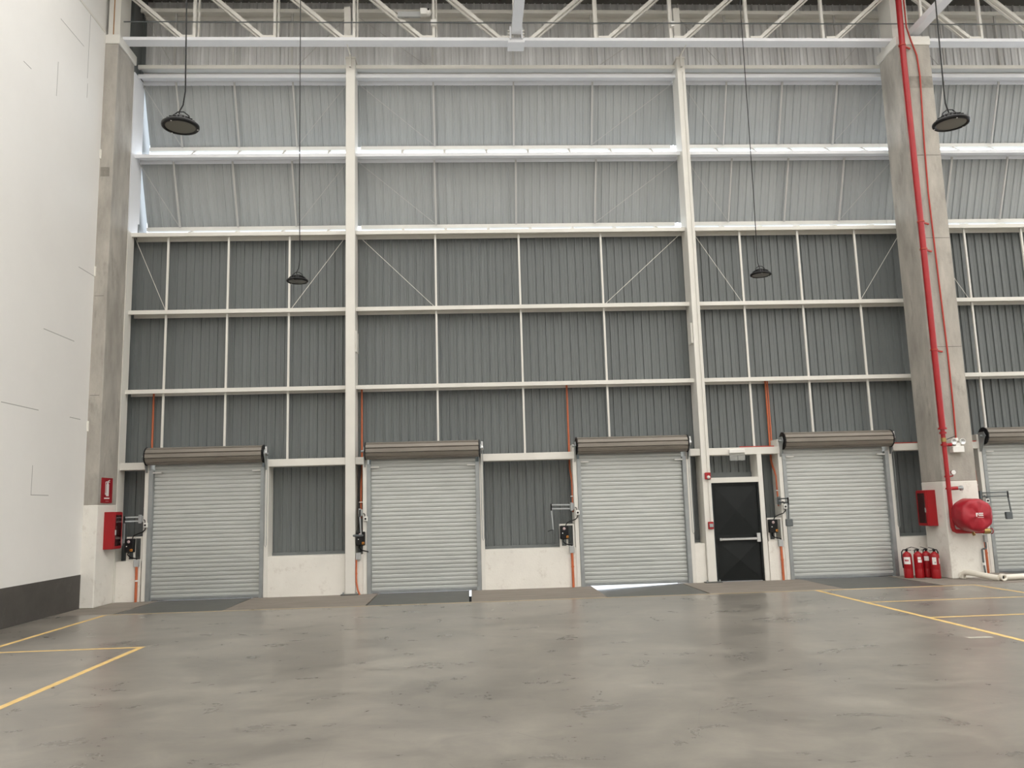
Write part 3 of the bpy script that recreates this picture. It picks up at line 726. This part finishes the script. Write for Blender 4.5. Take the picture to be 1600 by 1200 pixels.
def cabinet(x0, x1, y0, y1, z0, z1, side, label):
    t = empty('fire_cabinet', ((x0 + x1) / 2, (y0 + y1) / 2, z0), label, 'cabinet')
    MB().bbox(x0, x1, y0, y1, z0, z1, .006).build('body', 'red_cabinet', t)
    xf = x1 if side > 0 else x0
    d = MB().bbox(*sorted((xf, xf + side * .02)), y0 + .01, y1 - .01, z0 + .01, z1 - .01, .004).build('door', 'red_cabinet', t)
    MB().box(*sorted((xf + side * .02, xf + side * .024)), y0 + .06, y1 - .06, z0 + .06, z1 - .06).build('glass', 'dark_glass', d)
    MB().bbox(*sorted((xf + side * .02, xf + side * .045)), y0 + .025, y0 + .05, (z0 + z1) / 2 - .09, (z0 + z1) / 2 + .01, .004).build('latch', 'chrome', d)
    return t
cabinet(-7.138, -6.955, 16.60, 16.98, 1.07, 1.79, 1, 'red fire cabinet under the fire extinguisher sign')
cabinet(9.37, 9.56, 16.60, 16.98, 1.035, 1.765, -1, 'red fire cabinet above the standing fire extinguishers')

# ------------------------------------------------------------------ standpipe, hose reel and friends on the right column
sp = empty('standpipe', (9.60, 16.16, .93), 'red fire standpipe running up the concrete column', 'pipe')
PX, PY = 9.60, 16.17
MB().tube([(PX + .03, PY, 13.22), (PX, PY, 11.0), (PX, PY, 8.0), (PX, PY, 2.98)], .062, 14).build('upper_pipe', 'red_paint', sp)
MB().tube([(PX, PY, 2.98), (PX, PY, 1.8), (PX, PY, 1.02), (PX + .02, PY, .96), (PX + .07, PY, .935), (PX + .16, PY, .93), (PX + .42, PY, .925), (PX + .66, PY, .92)], .044, 14).build('lower_pipe', 'red_paint', sp)
for z, r in ((2.99, .085), (2.90, .07), (2.66, .066), (2.02, .06), (1.78, .06)):
    MB().cyl((PX, PY, z - .018), (PX, PY, z + .018), r, 14).build('coupling', 'red_paint', sp)
MB().cyl((PX, PY, 2.72), (PX, PY, 2.80), .052, 12).build('valve_body', 'brass', sp)
MB().bar((PX + .05, PY - .03, 2.77), (PX + .23, PY - .05, 2.83), .022, .012).build('valve_lever', 'black_plastic', sp)
MB().cyl((PX, PY, 2.66), (PX + .15, PY, 2.66), .034, 12).build('branch', 'red_paint', sp)
MB().cyl((PX, PY, 1.78), (PX + .18, PY - .01, 1.785), .036, 12).build('branch', 'red_paint', sp)
MB().lathe([(.03, 0), (.036, .0), (.036, .05), (.05, .06), (.052, .10), (.03, .10), (.028, .04)], (PX + .17, PY - .01, 1.785), 14, 'x').build('hose_coupling', 'galvanised_rail', sp)
MB().tube([(PX + .24, PY - .03, 1.75), (PX + .25, PY - .04, 1.72), (PX + .26, PY - .03, 1.70), (PX + .24, PY - .02, 1.71)], .006, 6).build('cap_chain', 'white_plastic', sp)
g = MB().cyl((PX + .075, PY - .10, 2.10), (PX + .075, PY - .06, 2.10), .048, 18).build('gauge', 'chrome', sp)
MB().cyl((PX + .075, PY - .104, 2.10), (PX + .075, PY - .10, 2.10), .042, 18).build('dial', 'label_white', g)
MB().tube([(PX, PY, 2.02), (PX + .075, PY - .06, 2.03), (PX + .075, PY - .07, 2.07)], .014, 8).build('gauge_stem', 'red_paint', sp)
for z in (11.35, 7.35, 6.75, 4.6):
    MB().cyl((PX, PY, z), (PX, PY, z + .03), .075, 14).bar((PX + .05, PY + .03, z + .01), (PX + .22, 16.262, z - .01), .03, .03).build('pipe_clamp', 'red_conduit', sp)
for zz, xx in ((.92, 10.28),):
    MB().cyl((xx - .06, PY, zz), (xx + .06, PY, zz), .055, 12).build('angle_valve', 'brass', sp)
    MB().cyl((xx + .06, PY, zz), (xx + .10, PY, zz), .016, 8).build('valve_stem', 'brass', sp)
    MB().lathe([(.045, 0), (.058, .006), (.06, .012), (.045, .018)], (xx + .10, PY, zz), 16, 'x').build('handwheel', 'red_paint', sp)
    MB().cyl((xx - .01, PY, zz), (xx - .01, PY, zz + .09), .04, 10).build('bonnet', 'brass', sp)
MB().cyl((9.98, PY - .02, .92), (9.99, PY - .06, .85), .03, 10).build('drain_spout', 'brass', sp)

hr = empty('hose_reel', (9.85, 16.0, .92), 'covered red fire hose reel on the concrete column', 'hose reel')
import random as _r
rr = _r.Random(3)
def reel():
    n = 40; prof = [(.30, .385), (.325, .35), (.322, .20), (.318, .05), (.30, .0), (.24, -.018), (.12, -.028), (.03, -.03), (.0, -.03)]
    vs = []
    for i, (r, h) in enumerate(prof):
        for j in range(n):
            t = 2 * math.pi * j / n
            w = 1 + (.025 * math.sin(5 * t + i) + .02 * math.sin(9 * t - 1.3 * i)) * (1 if i > 1 else .4)
            sagz = -.02 * math.cos(t) * 0
            dh = (.014 * math.sin(4 * t + .7 * i) + .010 * math.sin(7 * t + 2 * i)) if 3 <= i <= 6 else 0
            vs.append((9.86 + r * w * math.cos(t), 15.72 + h + dh, 1.255 + r * w * math.sin(t)))
    m = len(prof)
    return MB().add(vs, [(i * n + j, (i + 1) * n + j, (i + 1) * n + (j + 1) % n, i * n + (j + 1) % n) for i in range(m - 1) for j in range(n)], True).add(vs[:n], [tuple(range(n))])
reel().build('cover', 'red_cover', hr)
MB().cyl((9.86, 16.10, 1.255), (9.86, 16.28, 1.255), .07, 14).build('axle', 'red_paint', hr)
MB().box(9.72, 10.0, 16.26, 16.288, 1.12, 1.39).build('wall_bracket', 'red_paint', hr)
b = MB(); yl = 15.681
b.box(9.80, 9.822, yl, yl + .003, 1.225, 1.295).box(9.822, 9.845, yl, yl + .003, 1.275, 1.295).box(9.835, 9.85, yl, yl + .003, 1.25, 1.27)
for row, z in ((0, 1.272), (1, 1.236)):
    for i in range(4): b.box(9.858 + i * .023, 9.876 + i * .023, yl, yl + .003, z, z + .025)
b.box(9.83, 9.95, yl, yl + .003, 1.205, 1.211)
b.build('printed_mark', 'label_white', hr)

em = empty('emergency_light', (9.88, 16.25, 2.5), 'white twin spot emergency light on the concrete column', 'light')
MB().bbox(9.77, 10.01, 16.16, 16.30, 2.50, 2.63, .01).build('battery_box', 'white_plastic', em)
for x in (9.815, 10.00):
    s_ = MB().lathe([(.0, .05), (.04, .045), (.06, .0), (.063, -.015), (.055, -.018)], (x, 16.19, 2.72), 18, 'y').build('spot', 'white_plastic', em)
    MB().lathe([(.055, -.016), (.03, -.004), (.0, .002)], (x, 16.19, 2.72), 16, 'y').build('reflector', 'chrome', s_)
MB().bbox(9.88, 9.94, 16.22, 16.298, 2.74, 2.80, .006).box(9.86, 9.96, 16.2, 16.28, 2.63, 2.70).build('mount', 'white_plastic', em)
tc_ = tag(MB().tube([(9.80, 16.268, 13.2), (9.79, 16.26, 11.85), (9.86, 16.25, 11.5), (9.97, 16.28, 11.2), (9.985, 16.268, 10.7), (9.92, 16.268, 9.2), (9.89, 16.268, 8.06), (9.91, 16.268, 6.4), (9.94, 16.268, 4.5), (9.935, 16.268, 3.4), (9.92, 16.268, 2.80)], .017, 8).build('thin_conduit', 'red_conduit', loc=(9.92, 16.268, 2.8)),
          'thin red conduit feeding the twin spot emergency light', 'conduit')

# ------------------------------------------------------------------ fire extinguishers
def extinguisher(x, y, rot, label, labels, hose_side):
    t = empty('fire_extinguisher', (x, y, 0), label, 'fire extinguisher', 'fire extinguishers standing on the floor')
    r = .088
    MB().lathe([(0, 0), (r * .98, 0), (r * .98, .012), (r, .02), (r, .175), (r * .985, .18), (r, .185), (r, .44), (r * .93, .475), (r * .7, .50), (.032, .515), (.028, .53), (0, .53)], (x, y, 0), 24).build('cylinder', 'red_cabinet', t)
    MB().cyl((x, y, .52), (x, y, .565), .022, 12).bbox(x - .028, x + .028, y - .02, y + .02, .55, .58, .005).build('valve', 'black_plastic', t)
    dx = .11 * hose_side
    MB().bar((x, y, .585), (x - dx, y, .615), .022, .010).bar((x, y, .56), (x - dx * .9, y, .55), .022, .010).build('handle', 'black_plastic', t)
    hx, hy = math.cos(math.radians(rot)), math.sin(math.radians(rot))
    MB().tube([(x + hx * d, y + hy * d, z) for d, z in ((.02, .56), (.07, .565), (.105, .52), (.112, .42), (.105, .30), (.098, .20))], .012, 8).build('hose', 'black_plastic', t)
    for (a0, a1, z0, z1, m) in labels:
        n = 6; vs = []
        for i in range(n + 1):
            a = math.radians(a0 + (a1 - a0) * i / n)
            for z in (z0, z1): vs.append((x + (r + .0015) * math.sin(a), y - (r + .0015) * math.cos(a), z))
        MB().add(vs, [(2 * i, 2 * i + 2, 2 * i + 3, 2 * i + 1) for i in range(n)], True).build('label', m, t)
extinguisher(8.93, 16.78, 180, 'red fire extinguisher with white label and red box, beside the door post', [(-75, 10, .28, .42, 'label_white'), (-62, -12, .335, .37, 'label_red')], -1)
extinguisher(9.125, 16.71, 95, 'red fire extinguisher with two small white stickers', [(-36, 5, .375, .42, 'label_white'), (-36, 12, .31, .365, 'label_white')], 1)
extinguisher(9.315, 16.74, 90, 'red fire extinguisher half hidden behind another extinguisher', [(-60, 0, .34, .43, 'label_white')], 1)
extinguisher(9.35, 16.50, 20, 'red fire extinguisher with tall white label, at the concrete column', [(-62, -12, .275, .42, 'label_white'), (-36, -18, .30, .335, 'label_grey'), (22, 40, .29, .40, 'label_white')], 1)

# ------------------------------------------------------------------ white pipes on the floor, drain pipe
pp = tag(MB().tube([(9.74, 16.24, .02), (9.74, 16.22, .10), (9.76, 16.17, .125), (9.80, 16.08, .13), (9.93, 15.85, .09), (10.04, 15.66, .062), (10.07, 15.61, .06)], .055, 16).build('floor_pipe', 'pvc', loc=(10.0, 15.8, 0)), 'white plastic elbow pipe leaning at foot of concrete column', 'pipe')
p2 = empty('floor_pipe', (10.5, 15.7, 0), 'white plastic pipe with open end lying on the floor', 'pipe')
MB().tube([(10.16, 15.66, .06), (10.6, 15.72, .062), (11.6, 15.86, .065), (13.0, 16.05, .065)], .055, 16).build('pipe', 'pvc', p2)
MB().lathe([(.036, .1), (.036, -.005), (.066, -.008), (.068, .0), (.066, .09), (.055, .1)], (10.135, 15.55, .07), 18, 'y').build('socket', 'pvc', p2)
MB().cyl((10.135, 15.60, .07), (10.135, 15.61, .07), .037, 16).build('bore_shade', 'pit_dark', p2)  # dark disc standing in for the shade inside the open end
dp = empty('drain_pipe', (10.22, 16.25, 0), 'thin dark drain pipe with white joint beside concrete column', 'pipe')
MB().tube([(10.29, 16.25, .84), (10.29, 16.25, .60), (10.285, 16.25, .57), (10.23, 16.25, .57), (10.20, 16.25, .555), (10.20, 16.25, .32), (10.22, 16.25, .10), (10.235, 16.25, .0)], .018, 8).build('pipe', 'arm_dark', dp)
MB().cyl((10.20, 16.25, .30), (10.203, 16.25, .25), .032, 10).build('joint', 'white_plastic', dp)
MB().bbox(10.26, 10.32, 16.22, 16.28, .70, .84, .005).build('meter_box', 'grey_box', dp)

# ------------------------------------------------------------------ hanging high-bay lamps
def highbay(x, y, label, swing):
    z = 5.73
    t = empty('high_bay_lamp', (x, y, z), label, 'lamp', 'black round high bay lamps')
    R = .19
    MB().lathe([(.150, -.004), (.158, -.012), (.18, -.012), (R, .0), (R, .018), (.175, .030), (.12, .036), (.10, .04)], (x, y, z), 36).build('rim', 'black_plastic', t)
    MB().lathe([(0, -.006), (.10, -.006), (.150, -.004)], (x, y, z), 36).build('lens', 'lamp_glass', t)
    h = MB().lathe([(.12, .034), (.115, .05), (.095, .085), (.085, .10), (0, .10)], (x, y, z), 28)
    for i in range(18):
        a = 2 * math.pi * i / 18
        h.bar((x + .09 * math.cos(a), y + .09 * math.sin(a), z + .065), (x + .14 * math.cos(a), y + .14 * math.sin(a), z + .045), .008, .04)
    h.build('heat_sink', 'black_plastic', t)
    bo = MB()
    for a in (.3, 2.4, 4.5): bo.cyl((x + .172 * math.cos(a), y + .172 * math.sin(a), z - .016), (x + .172 * math.cos(a), y + .172 * math.sin(a), z - .011), .008, 8)
    bo.build('screw', 'label_white', t)
    MB().tube([(x - .10, y, z + .06), (x - .085, y, z + .12), (x - .03, y, z + .165), (x + .03, y, z + .165), (x + .085, y, z + .12), (x + .10, y, z + .06)], .007, 6).build('bail', 'black_plastic', t)
    MB().tube([(x, y, z + .10), (x - .02, y, z + .16), (x - .01 + swing * .03, y, z + .24), (x + swing * .04, y, z + .40), (x + swing * .02, y, z + 1.6), (x, y, z + 7.54)], .008, 6).build('cable', 'black_plastic', t)
highbay(-2.96, 8.3, 'black round high bay lamp hanging before the concrete column at the white wall', 1)
highbay(5.39, 8.3, 'black round high bay lamp hanging before the standpipe column', -1)
highbay(-2.98, 14.3, 'black round high bay lamp hanging beside the column with the bright slit door', 1)
highbay(5.38, 14.3, 'black round high bay lamp hanging above the black exit door', -1)
